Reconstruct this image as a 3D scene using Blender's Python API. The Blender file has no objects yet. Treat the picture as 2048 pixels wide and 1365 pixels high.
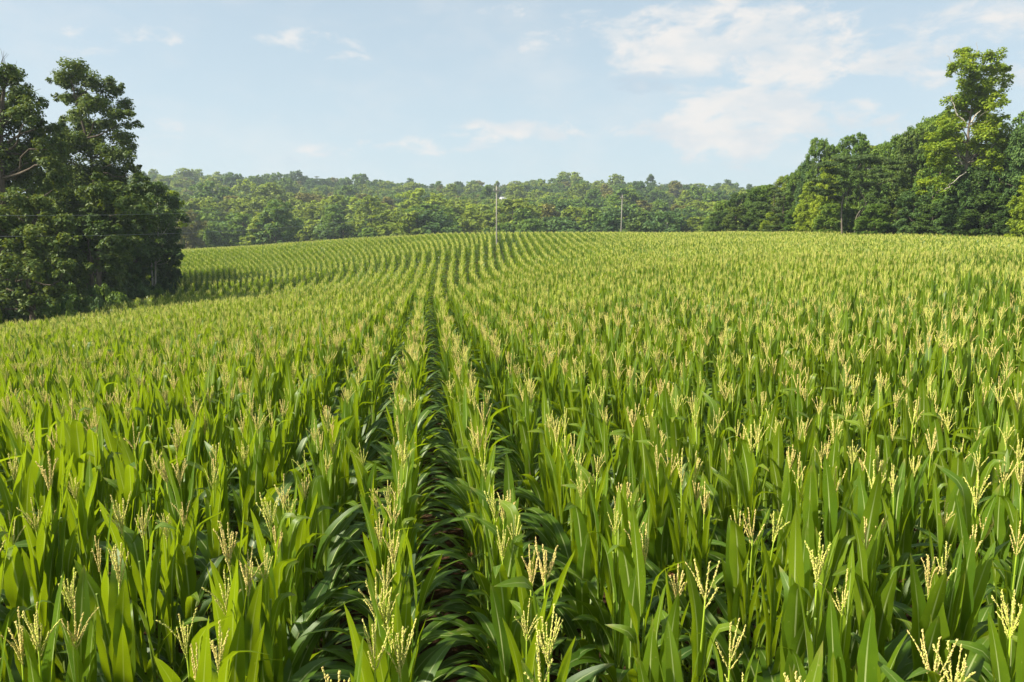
import bpy, math
import numpy as np
from mathutils import Vector, Euler

SC = bpy.context.scene
COL = SC.collection
R = math.radians

# ------------------------------------------------------------------ camera
F = 1400.0                    # focal length in pixels of the 2048 px wide photograph
PW, PH = 2048.0, 1365.0
CZ = 4.05                     # camera height above the ground below it
PITCH = math.atan((PH / 2 - 478.0) / F)
cam_d = bpy.data.cameras.new('camera')
cam_d.sensor_width = 36.0
cam_d.lens = 36.0 * F / PW
cam_d.clip_start = 0.05
cam_d.clip_end = 6000.0
cam = bpy.data.objects.new('camera', cam_d)
cam.location = (0, 0, CZ)
cam.rotation_euler = (math.pi / 2 - PITCH, 0, 0)
COL.objects.link(cam)
SC.camera = cam

# ------------------------------------------------------------------ light
SUN_AZ = R(-110.0)            # left of the view direction (+Y), a little behind
SUN_EL = R(43.0)
sun_d = bpy.data.lights.new('sun', 'SUN')
sun_d.energy = 5.0
sun_d.angle = R(2.2)
sun_d.color = (1.0, 0.94, 0.80)
sun = bpy.data.objects.new('sun', sun_d)
sdir = Vector((math.sin(SUN_AZ) * math.cos(SUN_EL), math.cos(SUN_AZ) * math.cos(SUN_EL), math.sin(SUN_EL)))
sun.rotation_euler = (-sdir).to_track_quat('-Z', 'Y').to_euler()
COL.objects.link(sun)
SC.view_settings.view_transform = 'Standard'
SC.view_settings.look = 'None'
SC.view_settings.gamma = 1.0
SC.view_settings.use_curve_mapping = False
SC.view_settings.exposure = 0.98
try:
    SC.cycles.use_denoising = True
    SC.cycles.max_bounces = 6
    SC.cycles.diffuse_bounces = 2
    SC.cycles.transmission_bounces = 4
    SC.cycles.volume_bounces = 0
    SC.cycles.caustics_reflective = False
    SC.cycles.caustics_refractive = False
except Exception:
    pass


class NT:
    """small helper to write node trees"""
    def __init__(self, tree):
        self.t = tree
        self.n = tree.nodes
        self.n.clear()

    def node(self, typ, **kw):
        n = self.n.new(typ)
        for k, v in kw.items():
            setattr(n, k, v)
        return n

    def link(self, a, b):
        self.t.links.new(a, b)

    def put(self, sock, v):
        if isinstance(v, (int, float, tuple, list)):
            sock.default_value = v
        else:
            self.link(v, sock)

    def math(self, op, a, b=0.0, c=0.0, clamp=False):
        n = self.node('ShaderNodeMath', operation=op, use_clamp=clamp)
        for i, v in enumerate((a, b, c)):
            self.put(n.inputs[i], v)
        return n.outputs[0]

    def mapr(self, v, a, b, c=0.0, d=1.0, smooth=True):
        n = self.node('ShaderNodeMapRange')
        if smooth:
            n.interpolation_type = 'SMOOTHSTEP'
        self.put(n.inputs['Value'], v)
        for k, q in zip(('From Min', 'From Max', 'To Min', 'To Max'), (a, b, c, d)):
            self.put(n.inputs[k], q)
        return n.outputs[0]

    def mix(self, f, a, b, blend='MIX'):
        n = self.node('ShaderNodeMix', data_type='RGBA', blend_type=blend)
        self.put(n.inputs[0], f)
        self.put(n.inputs[6], a)
        self.put(n.inputs[7], b)
        return n.outputs[2]

    def noise(self, vec, scale, detail=3.0, rough=0.5, dist=0.0):
        n = self.node('ShaderNodeTexNoise')
        if vec is not None:
            self.link(vec, n.inputs['Vector'])
        n.inputs['Scale'].default_value = scale
        n.inputs['Detail'].default_value = detail
        n.inputs['Roughness'].default_value = rough
        n.inputs['Distortion'].default_value = dist
        return n.outputs['Fac']

    def ramp(self, f, stops):
        n = self.node('ShaderNodeValToRGB')
        e = n.color_ramp.elements
        while len(e) < len(stops):
            e.new(0.5)
        for q, (p, c) in zip(e, stops):
            q.position = p
            q.color = (*c, 1.0)
        self.put(n.inputs[0], f)
        return n.outputs[0]


# ------------------------------------------------------------------ world: sky with clouds
def px_dir(px, py):
    """world direction through a pixel of the photograph"""
    v = Vector(((px - PW / 2) / F, -(py - PH / 2) / F, -1.0))
    v.rotate(cam.rotation_euler)
    return v.normalized()


world = bpy.data.worlds.new('World')
SC.world = world
world.use_nodes = True
w = NT(world.node_tree)
sky = w.node('ShaderNodeTexSky', sky_type='NISHITA')
sky.sun_disc = False
sky.sun_elevation = SUN_EL
sky.sun_rotation = SUN_AZ
sky.air_density = 1.0
sky.dust_density = 1.2
sky.ozone_density = 1.5
sky.altitude = 200
tc = w.node('ShaderNodeTexCoord')
sep = w.node('ShaderNodeSeparateXYZ')
w.link(tc.outputs['Generated'], sep.inputs[0])
az = w.math('ARCTAN2', sep.outputs[0], sep.outputs[1])
el = w.math('ARCSINE', sep.outputs[2])
comb = w.node('ShaderNodeCombineXYZ')
w.link(az, comb.inputs[0])
w.link(w.math('MULTIPLY', el, 2.1), comb.inputs[1])
nz = w.noise(comb.outputs[0], 15.0, 10.0, 0.62, 0.30)
nz = w.math('ADD', w.math('MULTIPLY', w.math('SUBTRACT', nz, 0.5), 1.5), 0.47)
nz2 = w.noise(comb.outputs[0], 3.1, 3.0, 0.5)
# clouds that can be made out: centre and half-size in photo pixels, strength
CL = [(1430, 85, 190, 62, .52), (1240, 45, 260, 60, .22), (1590, 128, 120, 42, .54), (1480, 245, 130, 62, .56),
      (1640, 240, 130, 42, .34), (1290, 268, 60, 22, .32), (1030, 262, 130, 20, .46), (830, 290, 130, 16, .33),
      (655, 298, 55, 14, .32), (625, 92, 95, 22, .33), (205, 95, 55, 30, .30), (305, 70, 35, 18, .26),
      (1990, 90, 170, 60, .36), (1780, 180, 110, 16, .24), (1815, 250, 50, 32, .34), (1400, 305, 110, 22, .22),
      (285, 275, 60, 40, .26), (560, 250, 90, 20, .18), (1700, 20, 300, 20, .12), (270, 110, 24, 14, .26)]
tot = None
for (cx, cy, rx, ry, st) in CL:
    d0 = px_dir(cx, cy)
    a0, e0 = math.atan2(d0.x, d0.y), math.asin(d0.z)
    dx = w.math('MULTIPLY', w.math('SUBTRACT', az, a0), F / rx * 0.9)
    dy = w.math('MULTIPLY', w.math('SUBTRACT', el, e0), F / ry * 0.95)
    q = w.math('ADD', w.math('MULTIPLY', dx, dx), w.math('MULTIPLY', dy, dy))
    m = w.mapr(q, 0.0, 2.6, st * 1.0, 0.0)
    tot = m if tot is None else w.math('MAXIMUM', tot, m)
dens = w.math('ADD', nz, tot)
dens = w.math('ADD', dens, w.math('MULTIPLY', w.math('SUBTRACT', nz2, 0.5), 0.15))
cov = w.mapr(dens, 0.66, 1.02, 0.0, 0.95)
veil = w.math('MAXIMUM', cov, w.mapr(w.math('ADD', nz2, w.math('MULTIPLY', nz, 0.4)), 0.55, 1.0, 0.0, 0.35))
haze_el = w.mapr(el, -0.05, 0.45, 0.85, 0.55)
base = w.mix(haze_el, sky.outputs[0], (4.55, 5.5, 5.9, 1))
shade = w.noise(comb.outputs[0], 13.0, 4.0, 0.55)
ccol = w.mix(w.mapr(shade, 0.35, 0.65), (5.0, 5.35, 5.6, 1), (6.2, 6.0, 5.8, 1))
d0 = px_dir(1285, 166)        # one small cloud in shade
dx = w.math('MULTIPLY', w.math('SUBTRACT', az, math.atan2(d0.x, d0.y)), F / 75)
dy = w.math('MULTIPLY', w.math('SUBTRACT', el, math.asin(d0.z)), F / 20)
gq = w.math('ADD', w.math('MULTIPLY', dx, dx), w.math('MULTIPLY', dy, dy))
gm = w.mapr(w.math('ADD', w.mapr(gq, 0.0, 1.8, 0.4, 0.0), nz), 0.66, 0.90, 0.0, 0.7)
skyc = w.mix(gm, w.mix(veil, base, ccol), (3.7, 4.55, 5.3, 1))
bg = w.node('ShaderNodeBackground')
w.link(skyc, bg.inputs['Color'])
bg.inputs['Strength'].default_value = 0.075
wo = w.node('ShaderNodeOutputWorld')
w.link(bg.outputs[0], wo.inputs['Surface'])


# ------------------------------------------------------------------ mesh helpers
def smoothstep(a, b, x):
    t = np.clip((np.asarray(x, float) - a) / (b - a), 0, 1)
    return t * t * (3 - 2 * t)


class Acc:
    """collects vertices and faces (quads or tris) with a per-vertex vector attribute"""
    def __init__(self):
        self.v, self.q, self.t, self.a, self.qm, self.tm = [], [], [], [], [], []
        self.n = 0

    def add(self, v, quads=None, tris=None, attr=None, mat=0):
        v = np.asarray(v, np.float32).reshape(-1, 3)
        self.v.append(v)
        if attr is None:
            attr = np.zeros((len(v), 3), np.float32)
        self.a.append(np.asarray(attr, np.float32).reshape(-1, 3))
        if quads is not None and len(quads):
            self.q.append(np.asarray(quads, np.int32) + self.n)
            self.qm.append(np.full(len(quads), mat, np.int32))
        if tris is not None and len(tris):
            self.t.append(np.asarray(tris, np.int32) + self.n)
            self.tm.append(np.full(len(tris), mat, np.int32))
        self.n += len(v)

    def merge(self, o, M=None, off=(0, 0, 0), matmap=None):
        """append another accumulator, transformed"""
        for v, a in zip(o.v, o.a):
            vv = v if M is None else v @ np.asarray(M, np.float32).T
            self.v.append(vv + np.asarray(off, np.float32))
            self.a.append(a)
        for q, m in zip(o.q, o.qm):
            self.q.append(q + self.n)
            self.qm.append(m if matmap is None else np.full(len(m), matmap, np.int32))
        for t, m in zip(o.t, o.tm):
            self.t.append(t + self.n)
            self.tm.append(m if matmap is None else np.full(len(m), matmap, np.int32))
        self.n += o.n

    def mesh(self, name, mats, smooth=True):
        me = bpy.data.meshes.new(name)
        V = np.concatenate(self.v)
        A = np.concatenate(self.a)
        Q = np.concatenate(self.q) if self.q else np.zeros((0, 4), np.int32)
        T = np.concatenate(self.t) if self.t else np.zeros((0, 3), np.int32)
        mi = np.concatenate(self.qm + self.tm) if (self.qm or self.tm) else np.zeros(0, np.int32)
        nq, nt = len(Q), len(T)
        me.vertices.add(len(V))
        me.vertices.foreach_set('co', V.ravel())
        me.loops.add(nq * 4 + nt * 3)
        me.loops.foreach_set('vertex_index', np.concatenate([Q.ravel(), T.ravel()]).astype(np.int32))
        me.polygons.add(nq + nt)
        st = np.concatenate([np.arange(nq) * 4, nq * 4 + np.arange(nt) * 3]).astype(np.int32)
        me.polygons.foreach_set('loop_start', st)
        me.polygons.foreach_set('material_index', mi)
        me.polygons.foreach_set('use_smooth', np.full(nq + nt, smooth))
        at = me.attributes.new('lc', 'FLOAT_VECTOR', 'POINT')
        at.data.foreach_set('vector', A.ravel())
        for m in mats:
            me.materials.append(m)
        me.update(calc_edges=True)
        return me


def link_obj(name, data, parent=None, loc=None, rot=None, scale=None):
    o = bpy.data.objects.new(name, data)
    COL.objects.link(o)
    if parent is not None:
        o.parent = parent
    if loc is not None:
        o.location = loc
    if rot is not None:
        o.rotation_euler = rot
    if scale is not None:
        o.scale = (scale,) * 3 if isinstance(scale, (int, float)) else scale
    return o


def tag(o, label=None, cat=None, group=None, kind=None):
    if label:
        o['label'] = label
    if cat:
        o['category'] = cat
    if group:
        o['group'] = group
    if kind:
        o['kind'] = kind
    return o


def grid_faces(nu, nv):
    i, j = np.meshgrid(np.arange(nu - 1), np.arange(nv - 1), indexing='ij')
    a = (i * nv + j).ravel()
    return np.stack([a, a + nv, a + nv + 1, a + 1], 1)


def tube(acc, path, radii, sides=6, mat=0, attr=None, cap=True):
    P = np.asarray(path, float)
    n = len(P)
    T = np.gradient(P, axis=0)
    T /= np.linalg.norm(T, axis=1)[:, None] + 1e-9
    ref = np.array([0.31, 0.95, 0.05]) if abs(T[0][2]) > 0.8 else np.array([0, 0, 1.0])
    U = np.cross(T, ref)
    U /= np.linalg.norm(U, axis=1)[:, None] + 1e-9
    W = np.cross(T, U)
    ang = np.linspace(0, 2 * np.pi, sides, endpoint=False)
    ring = U[:, None, :] * np.cos(ang)[None, :, None] + W[:, None, :] * np.sin(ang)[None, :, None]
    V = P[:, None, :] + ring * np.asarray(radii, float)[:, None, None]
    i, j = np.meshgrid(np.arange(n - 1), np.arange(sides), indexing='ij')
    a = (i * sides + j).ravel()
    b = (i * sides + (j + 1) % sides).ravel()
    q = np.stack([a, a + sides, b + sides, b], 1)
    tris = None
    if cap:
        V = np.concatenate([V.reshape(-1, 3), P[-1:]])
        e = (n - 1) * sides
        jj = np.arange(sides)
        tris = np.stack([e + jj, np.full(sides, n * sides), e + (jj + 1) % sides], 1)
    V = V.reshape(-1, 3)
    at = np.zeros((len(V), 3))
    if attr is not None:
        at[:] = attr
    acc.add(V, q, tris, at, mat)


# ------------------------------------------------------------------ materials
def new_mat(name):
    m = bpy.data.materials.new(name)
    m.use_nodes = True
    return m, NT(m.node_tree)


def finish(m, t, shader, disp=None):
    o = t.node('ShaderNodeOutputMaterial')
    t.link(shader, o.inputs['Surface'])
    return m


def principled(t, color, rough=0.6, spec=0.3, bump=None, bstr=0.3, bdist=0.02):
    p = t.node('ShaderNodeBsdfPrincipled')
    t.put(p.inputs['Base Color'], color)
    t.put(p.inputs['Roughness'], rough)
    p.inputs['Specular IOR Level'].default_value = spec
    if bump is not None:
        b = t.node('ShaderNodeBump')
        b.inputs['Strength'].default_value = bstr
        b.inputs['Distance'].default_value = bdist
        t.link(bump, b.inputs['Height'])
        t.link(b.outputs[0], p.inputs['Normal'])
    return p


def mat_corn_leaf():
    m, t = new_mat('corn_leaf_green')
    at = t.node('ShaderNodeAttribute', attribute_name='lc')
    s = t.node('ShaderNodeSeparateXYZ')
    t.link(at.outputs['Vector'], s.inputs[0])
    sl, sv, sr = s.outputs
    oi = t.node('ShaderNodeObjectInfo')
    geo = t.node('ShaderNodeNewGeometry')
    nz = t.noise(geo.outputs['Position'], 9.0, 3.0, 0.6)
    big = t.noise(geo.outputs['Position'], 0.10, 2.0, 0.5)
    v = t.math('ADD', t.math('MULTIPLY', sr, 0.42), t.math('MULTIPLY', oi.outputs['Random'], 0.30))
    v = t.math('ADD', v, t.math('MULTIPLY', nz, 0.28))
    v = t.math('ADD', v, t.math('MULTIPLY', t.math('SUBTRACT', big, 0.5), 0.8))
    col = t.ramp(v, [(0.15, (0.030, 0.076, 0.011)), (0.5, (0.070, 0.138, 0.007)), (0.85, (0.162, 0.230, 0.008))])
    av = t.math('ABSOLUTE', sv)
    # faint lengthwise veins
    vein = t.math('SINE', t.math('MULTIPLY', sv, 46.0))
    col = t.mix(t.math('MULTIPLY', t.mapr(vein, 0.2, 1.0), 0.16), col, (0.12, 0.21, 0.04, 1))
    # pale midrib, fading toward the tip
    rib = t.math('MULTIPLY', t.mapr(av, 0.045, 0.11, 1.0, 0.0), t.mapr(sl, 0.35, 1.0, 1.0, 0.2))
    col = t.mix(rib, col, (0.44, 0.50, 0.20, 1))
    # yellowed tips and flecks
    tip = t.math('MULTIPLY', t.mapr(sl, 0.86, 1.0), t.mapr(nz, 0.45, 0.62))
    col = t.mix(t.math('MULTIPLY', tip, 0.7), col, (0.30, 0.25, 0.07, 1))
    fleck = t.noise(geo.outputs['Position'], 60.0, 1.0, 0.4)
    col = t.mix(t.mapr(fleck, 0.72, 0.78, 0.0, 0.5), col, (0.33, 0.33, 0.09, 1))
    p = principled(t, col, 0.42, 0.42, bump=vein, bstr=0.12, bdist=0.003)
    tr = t.node('ShaderNodeBsdfTranslucent')
    t.link(t.mix(0.75, col, (0.41, 0.54, 0.006, 1)), tr.inputs['Color'])
    mx = t.node('ShaderNodeMixShader')
    mx.inputs[0].default_value = 0.40
    t.link(p.outputs[0], mx.inputs[1])
    t.link(tr.outputs[0], mx.inputs[2])
    return finish(m, t, mx.outputs[0])


def mat_tassel():
    m, t = new_mat('tassel_straw')
    at = t.node('ShaderNodeAttribute', attribute_name='lc')
    s = t.node('ShaderNodeSeparateXYZ')
    t.link(at.outputs['Vector'], s.inputs[0])
    oi = t.node('ShaderNodeObjectInfo')
    v = t.math('ADD', t.math('MULTIPLY', s.outputs[2], 0.55), t.math('MULTIPLY', oi.outputs['Random'], 0.45))
    straw = t.ramp(v, [(0.1, (0.78, 0.57, 0.23)), (0.5, (0.84, 0.73, 0.25)), (0.9, (0.66, 0.72, 0.12))])
    col = t.mix(t.mapr(s.outputs[0], 0.0, 0.40), (0.36, 0.50, 0.03, 1), straw)
    p = principled(t, col, 0.7, 0.2)
    tr = t.node('ShaderNodeBsdfTranslucent')
    t.link(col, tr.inputs['Color'])
    mx = t.node('ShaderNodeMixShader')
    mx.inputs[0].default_value = 0.3
    t.link(p.outputs[0], mx.inputs[1])
    t.link(tr.outputs[0], mx.inputs[2])
    return finish(m, t, mx.outputs[0])


def mat_stalk():
    m, t = new_mat('corn_stalk_green')
    tcn = t.node('ShaderNodeTexCoord')
    nz = t.noise(tcn.outputs['Object'], 30.0, 3.0, 0.5)
    col = t.ramp(nz, [(0.3, (0.12, 0.20, 0.03)), (0.7, (0.26, 0.33, 0.05))])
    return finish(m, t, principled(t, col, 0.5, 0.35).outputs[0])


def mat_simple(name, c1, c2, scale=8.0, rough=0.8, spec=0.2, stretch=None, bump=True):
    m, t = new_mat(name)
    tcn = t.node('ShaderNodeTexCoord')
    vec = tcn.outputs['Object']
    if stretch:
        mp = t.node('ShaderNodeMapping')
        mp.inputs['Scale'].default_value = stretch
        t.link(vec, mp.inputs[0])
        vec = mp.outputs[0]
    nz = t.noise(vec, scale, 5.0, 0.6)
    col = t.ramp(nz, [(0.3, c1), (0.7, c2)])
    p = principled(t, col, rough, spec, bump=nz if bump else None, bstr=0.4, bdist=0.02)
    return finish(m, t, p.outputs[0])


BOOST = (2.25, 1.95, 1.5)


def mat_foliage(name, dark, mid, light, trans=0.33, tcol=None, vary=0.35):
    m, t = new_mat(name)
    at = t.node('ShaderNodeAttribute', attribute_name='lc')
    s = t.node('ShaderNodeSeparateXYZ')
    t.link(at.outputs['Vector'], s.inputs[0])
    oi = t.node('ShaderNodeObjectInfo')
    v = t.math('ADD', t.math('MULTIPLY', s.outputs[0], 0.45), t.math('MULTIPLY', s.outputs[1], 0.55 - vary * 0.5))
    v = t.math('ADD', v, t.math('MULTIPLY', oi.outputs['Random'], vary * 0.6))
    dark, mid, light = (tuple(c * b for c, b in zip(q, BOOST)) for q in (dark, mid, light))
    col = t.ramp(v, [(0.12, dark), (0.5, mid), (0.92, light)])
    p = principled(t, col, 0.55, 0.22)
    tr = t.node('ShaderNodeBsdfTranslucent')
    tc_ = tcol or tuple(min(1.0, c * f) for c, f in zip(light, (1.6, 1.6, 0.8)))
    t.link(t.mix(0.6, col, (*tc_, 1)), tr.inputs['Color'])
    mx = t.node('ShaderNodeMixShader')
    mx.inputs[0].default_value = trans
    t.link(p.outputs[0], mx.inputs[1])
    t.link(tr.outputs[0], mx.inputs[2])
    return finish(m, t, mx.outputs[0])


def mat_ground():
    m, t = new_mat('field_soil')
    geo = t.node('ShaderNodeNewGeometry')
    P = geo.outputs['Position']
    n1 = t.noise(P, 14.0, 6.0, 0.65)
    n2 = t.noise(P, 0.6, 3.0, 0.5)
    soil = t.ramp(n1, [(0.3, (0.030, 0.017, 0.010)), (0.55, (0.085, 0.045, 0.024)), (0.8, (0.17, 0.11, 0.06))])
    grass = t.ramp(n1, [(0.3, (0.022, 0.045, 0.012)), (0.7, (0.07, 0.10, 0.025))])
    s = t.node('ShaderNodeSeparateXYZ')
    t.link(P, s.inputs[0])
    far = t.mapr(s.outputs[1], 138.0, 160.0)
    side = t.mapr(t.math('ADD', s.outputs[0], t.math('MULTIPLY', n2, 3.0)), -33.0, -30.0, 1.0, 0.0)
    col = t.mix(t.math('MAXIMUM', far, side), soil, grass)
    return finish(m, t, principled(t, col, 0.95, 0.1, bump=n1, bstr=0.9, bdist=0.05).outputs[0])


M_LEAF, M_TASSEL, M_STALK = mat_corn_leaf(), mat_tassel(), mat_stalk()
M_HUSK = mat_simple('ear_husk', (0.13, 0.20, 0.04), (0.24, 0.30, 0.07), 20, 0.6, 0.3, (1, 1, .15))
M_SILK = mat_simple('ear_silk', (0.12, 0.045, 0.02), (0.30, 0.14, 0.06), 40, 0.8, 0.2)
M_GROUND = mat_ground()
M_BARK = mat_simple('bark_grey_brown', (0.055, 0.042, 0.030), (0.17, 0.135, 0.10), 3.0, 0.9, 0.15, (3, 3, .5))
M_PALE = mat_simple('bark_pale', (0.26, 0.23, 0.18), (0.48, 0.44, 0.36), 3.0, 0.85, 0.15, (3, 3, .6))
M_TRUNK = mat_simple('bark_grey', (0.11, 0.09, 0.07), (0.24, 0.20, 0.16), 3.0, 0.9, 0.15, (3, 3, .5))
M_POLE = mat_simple('weathered_pole_wood', (0.20, 0.185, 0.155), (0.34, 0.315, 0.27), 4.0, 0.85, 0.15, (6, 6, .25))
M_WIRE = mat_simple('wire_metal', (0.22, 0.24, 0.24), (0.34, 0.36, 0.36), 4.0, 0.4, 0.5, bump=False)
M_CERAM = mat_simple('insulator', (0.25, 0.25, 0.24), (0.35, 0.35, 0.34), 9.0, 0.3, 0.5, bump=False)

FOL = {
    'oak':    mat_foliage('leaves_oak', (0.012, 0.028, 0.007), (0.030, 0.060, 0.011), (0.074, 0.106, 0.017), 0.25),
    'olive':  mat_foliage('leaves_olive', (0.014, 0.032, 0.008), (0.036, 0.066, 0.013), (0.085, 0.115, 0.020), 0.25),
    'dark':   mat_foliage('leaves_dark', (0.012, 0.030, 0.008), (0.026, 0.056, 0.012), (0.056, 0.094, 0.018), 0.24),
    'poplar': mat_foliage('leaves_poplar', (0.030, 0.065, 0.008), (0.085, 0.140, 0.012), (0.165, 0.220, 0.016), 0.36),
    'mid':    mat_foliage('leaves_mid', (0.020, 0.050, 0.010), (0.046, 0.094, 0.016), (0.095, 0.150, 0.022), 0.30),
    'lime':   mat_foliage('leaves_lime', (0.038, 0.070, 0.010), (0.095, 0.150, 0.014), (0.170, 0.225, 0.020), 0.36),
    'pine':   mat_foliage('needles_pine', (0.014, 0.034, 0.012), (0.034, 0.064, 0.016), (0.070, 0.098, 0.022), 0.18),
    'bluish': mat_foliage('leaves_bluish', (0.014, 0.038, 0.014), (0.032, 0.070, 0.022), (0.066, 0.115, 0.030), 0.24),
    'hill':   mat_foliage('leaves_hill', (0.034, 0.062, 0.010), (0.078, 0.122, 0.015), (0.135, 0.180, 0.022), 0.30),
    'brown':  mat_foliage('leaves_brownish', (0.034, 0.042, 0.014), (0.075, 0.085, 0.022), (0.12, 0.125, 0.030), 0.25),
}

# ------------------------------------------------------------------ terrain
PTOP = 2.40       # tassel height above the soil
CP = []           # control points: (x, y, height of the tassels)
for tx, lst in {-.73: [(10, 2.05), (20, 1.2), (30, .15), (45, -1.3), (60, -1.7), (80, -1.4), (110, 0), (135, 1.5)],
                -.467: [(20, 1.55), (40, .30), (70, -.9), (85, -.75), (100, .1), (125, 2.05), (145, 1.6)],
                -.28: [(30, 1.25), (60, .25), (85, .8), (110, 2.3), (128, 3.6), (150, 3.0)],
                -.09: [(10, 2.17), (20, 1.95), (30, 1.72), (45, 1.45), (60, 1.8), (75, 2.4), (93, 3.25), (115, 4.35), (130, 5.0), (150, 4.4)],
                .2: [(20, 2.3), (40, 2.5), (60, 3.0), (90, 4.0), (120, 5.0), (140, 5.1), (160, 4.4)],
                .45: [(30, 2.7), (60, 3.55), (95, 4.7), (125, 5.3), (150, 5.0)],
                .73: [(10, 2.6), (20, 2.8), (40, 3.3), (60, 3.9), (86, 4.6), (110, 5.2), (130, 5.2)]}.items():
    for d, z in lst:
        CP.append((tx * d, d, z))
CP += [(0, 0, 2.4), (-15, 0, 2.2), (15, 0, 2.65), (0, -30, 2.9), (-40, -30, 2.4), (40, -30, 3.2), (-75, 40, -1.5), (70, 40, 3.8),
       (-95, 90, -.5), (110, 95, 5.4), (-40, 20, .6), (35, 15, 2.9)]
CP = np.array(CP)


def _phi(r2):
    return 0.5 * r2 * np.log(r2 + 1e-9)


_n = len(CP)
_K = _phi(((CP[:, None, :2] - CP[None, :, :2]) ** 2).sum(2)) + np.eye(_n) * 6.0
_P = np.c_[np.ones(_n), CP[:, :2]]
_A = np.zeros((_n + 3, _n + 3))
_A[:_n, :_n] = _K
_A[:_n, _n:] = _P
_A[_n:, :_n] = _P.T
_W = np.linalg.solve(_A, np.r_[CP[:, 2] - PTOP, 0, 0, 0])


def H_field(x, y):
    r2 = (x[:, None] - CP[None, :, 0]) ** 2 + (y[:, None] - CP[None, :, 1]) ** 2
    return _phi(r2) @ _W[:_n] + _W[_n] + _W[_n + 1] * x + _W[_n + 2] * y


def H_far(x, y):
    yy = np.interp(y, [100, 180, 250, 330, 450, 600, 720, 900, 1300], [-3, -5, -3.5, 2.5, 13, 30, 34, 20, 0])
    tx = x / np.maximum(y, 60)
    k = np.interp(tx, [-.8, -.52, -.45, -.36, -.25, -.1, -.03, .05, .17, .33, .6], [1.3, 1.32, 1.32, 1.28, 1.16, .98, .92, 1.02, 1.10, .92, .8])
    z = yy * np.where(yy > 0, k, 1.0)
    z = z + 7.0 * np.exp(-((x - 4) / 60.0) ** 2 - ((y - 610) / 70.0) ** 2)      # knoll with the house
    return z + 1.5 * np.sin(x * .021 + 1) * np.sin(y * .017) * smoothstep(200, 320, y)


def H(x, y):
    x = np.atleast_1d(np.asarray(x, float))
    y = np.atleast_1d(np.asarray(y, float))
    shp = x.shape
    x, y = x.ravel(), y.ravel()
    xc, yc = np.clip(x, -130, 150), np.clip(y, -60, 160)
    a = np.concatenate([H_field(xc[i:i + 20000], yc[i:i + 20000]) for i in range(0, len(x), 20000)])
    b = H_far(x, y)
    wgt = smoothstep(138, 195, y)
    return (a * (1 - wgt) + b * wgt).reshape(shp)


def h1(x, y):
    return float(H([x], [y])[0])


xs = np.concatenate([np.arange(-900, -140, 20), np.arange(-140, 160, 1.5), np.arange(160, 901, 20)])
ys = np.concatenate([np.arange(-200, -40, 20), np.arange(-40, 200, 1.5), np.arange(200, 1301, 12)])
gx, gy = np.meshgrid(xs, ys, indexing='ij')
acc = Acc()
acc.add(np.stack([gx, gy, H(gx, gy)], 2).reshape(-1, 3), grid_faces(len(xs), len(ys)))
ground = link_obj('ground', acc.mesh('ground', [M_GROUND]))
tag(ground, 'dark reddish brown soil between the corn rows', 'ground', kind='structure')

# ------------------------------------------------------------------ corn: parts
rng = np.random.default_rng(7)


def corn_leaf(L, W, a0, a1, p, seg, cross, kink=None, seed=0, tone=(0, 1)):
    r = np.random.default_rng(seed)
    s = np.linspace(0, 1, seg + 1)
    a = a0 + (a1 - a0) * s ** p
    if kink is not None:                       # a blade whose tip has folded over
        a = a + kink[1] * smoothstep(kink[0], kink[0] + 0.16, s)
    ds = L / seg
    am = 0.5 * (a[1:] + a[:-1])
    rr = np.r_[0, np.cumsum(np.sin(am) * ds)] + 0.012
    zz = np.r_[0, np.cumsum(np.cos(am) * ds)]
    yy = L * r.uniform(-.13, .13) * s ** 2
    P = np.stack([rr, yy, zz], 1)
    T = np.stack([np.sin(a), np.zeros_like(a), np.cos(a)], 1)
    N = np.stack([-np.cos(a), np.zeros_like(a), np.sin(a)], 1)
    Y = np.tile([0, 1.0, 0], (len(s), 1))
    tw = r.uniform(-1.0, 1.0) * s ** 1.5 + r.uniform(-.15, .15)
    Yt = Y * np.cos(tw)[:, None] + N * np.sin(tw)[:, None]
    Nt = -Y * np.sin(tw)[:, None] + N * np.cos(tw)[:, None]
    wd = W * 0.5 * np.clip((0.42 + 0.58 * smoothstep(0, .3, s)) * (1 - s ** 2.3) ** .8, 0.001, None)
    v = np.linspace(-1, 1, cross)
    fold = (0.34 - 0.24 * s)
    ph = r.uniform(0, 6.28, 2)
    fr = r.uniform(10, 17)
    rip = np.where(v[None, :] > 0, np.sin(s[:, None] * fr + ph[0]), np.sin(s[:, None] * fr * 1.1 + ph[1]))
    hgt = np.abs(v)[None, :] ** 1.2 * fold[:, None] + 0.15 * rip * (v[None, :] ** 2) * (s * (1 - s) * 4)[:, None]
    V = P[:, None] + Yt[:, None] * (v[None, :, None] * wd[:, None, None]) + Nt[:, None] * (hgt * wd[:, None])[..., None]
    at = np.stack(np.broadcast_arrays(s[:, None], v[None, :], np.full((1, 1), tone[0] + (tone[1] - tone[0]) * r.random())), 2)
    A = Acc()
    A.add(V.reshape(-1, 3), grid_faces(len(s), cross), None, at.reshape(-1, 3), 0)
    return A


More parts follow.
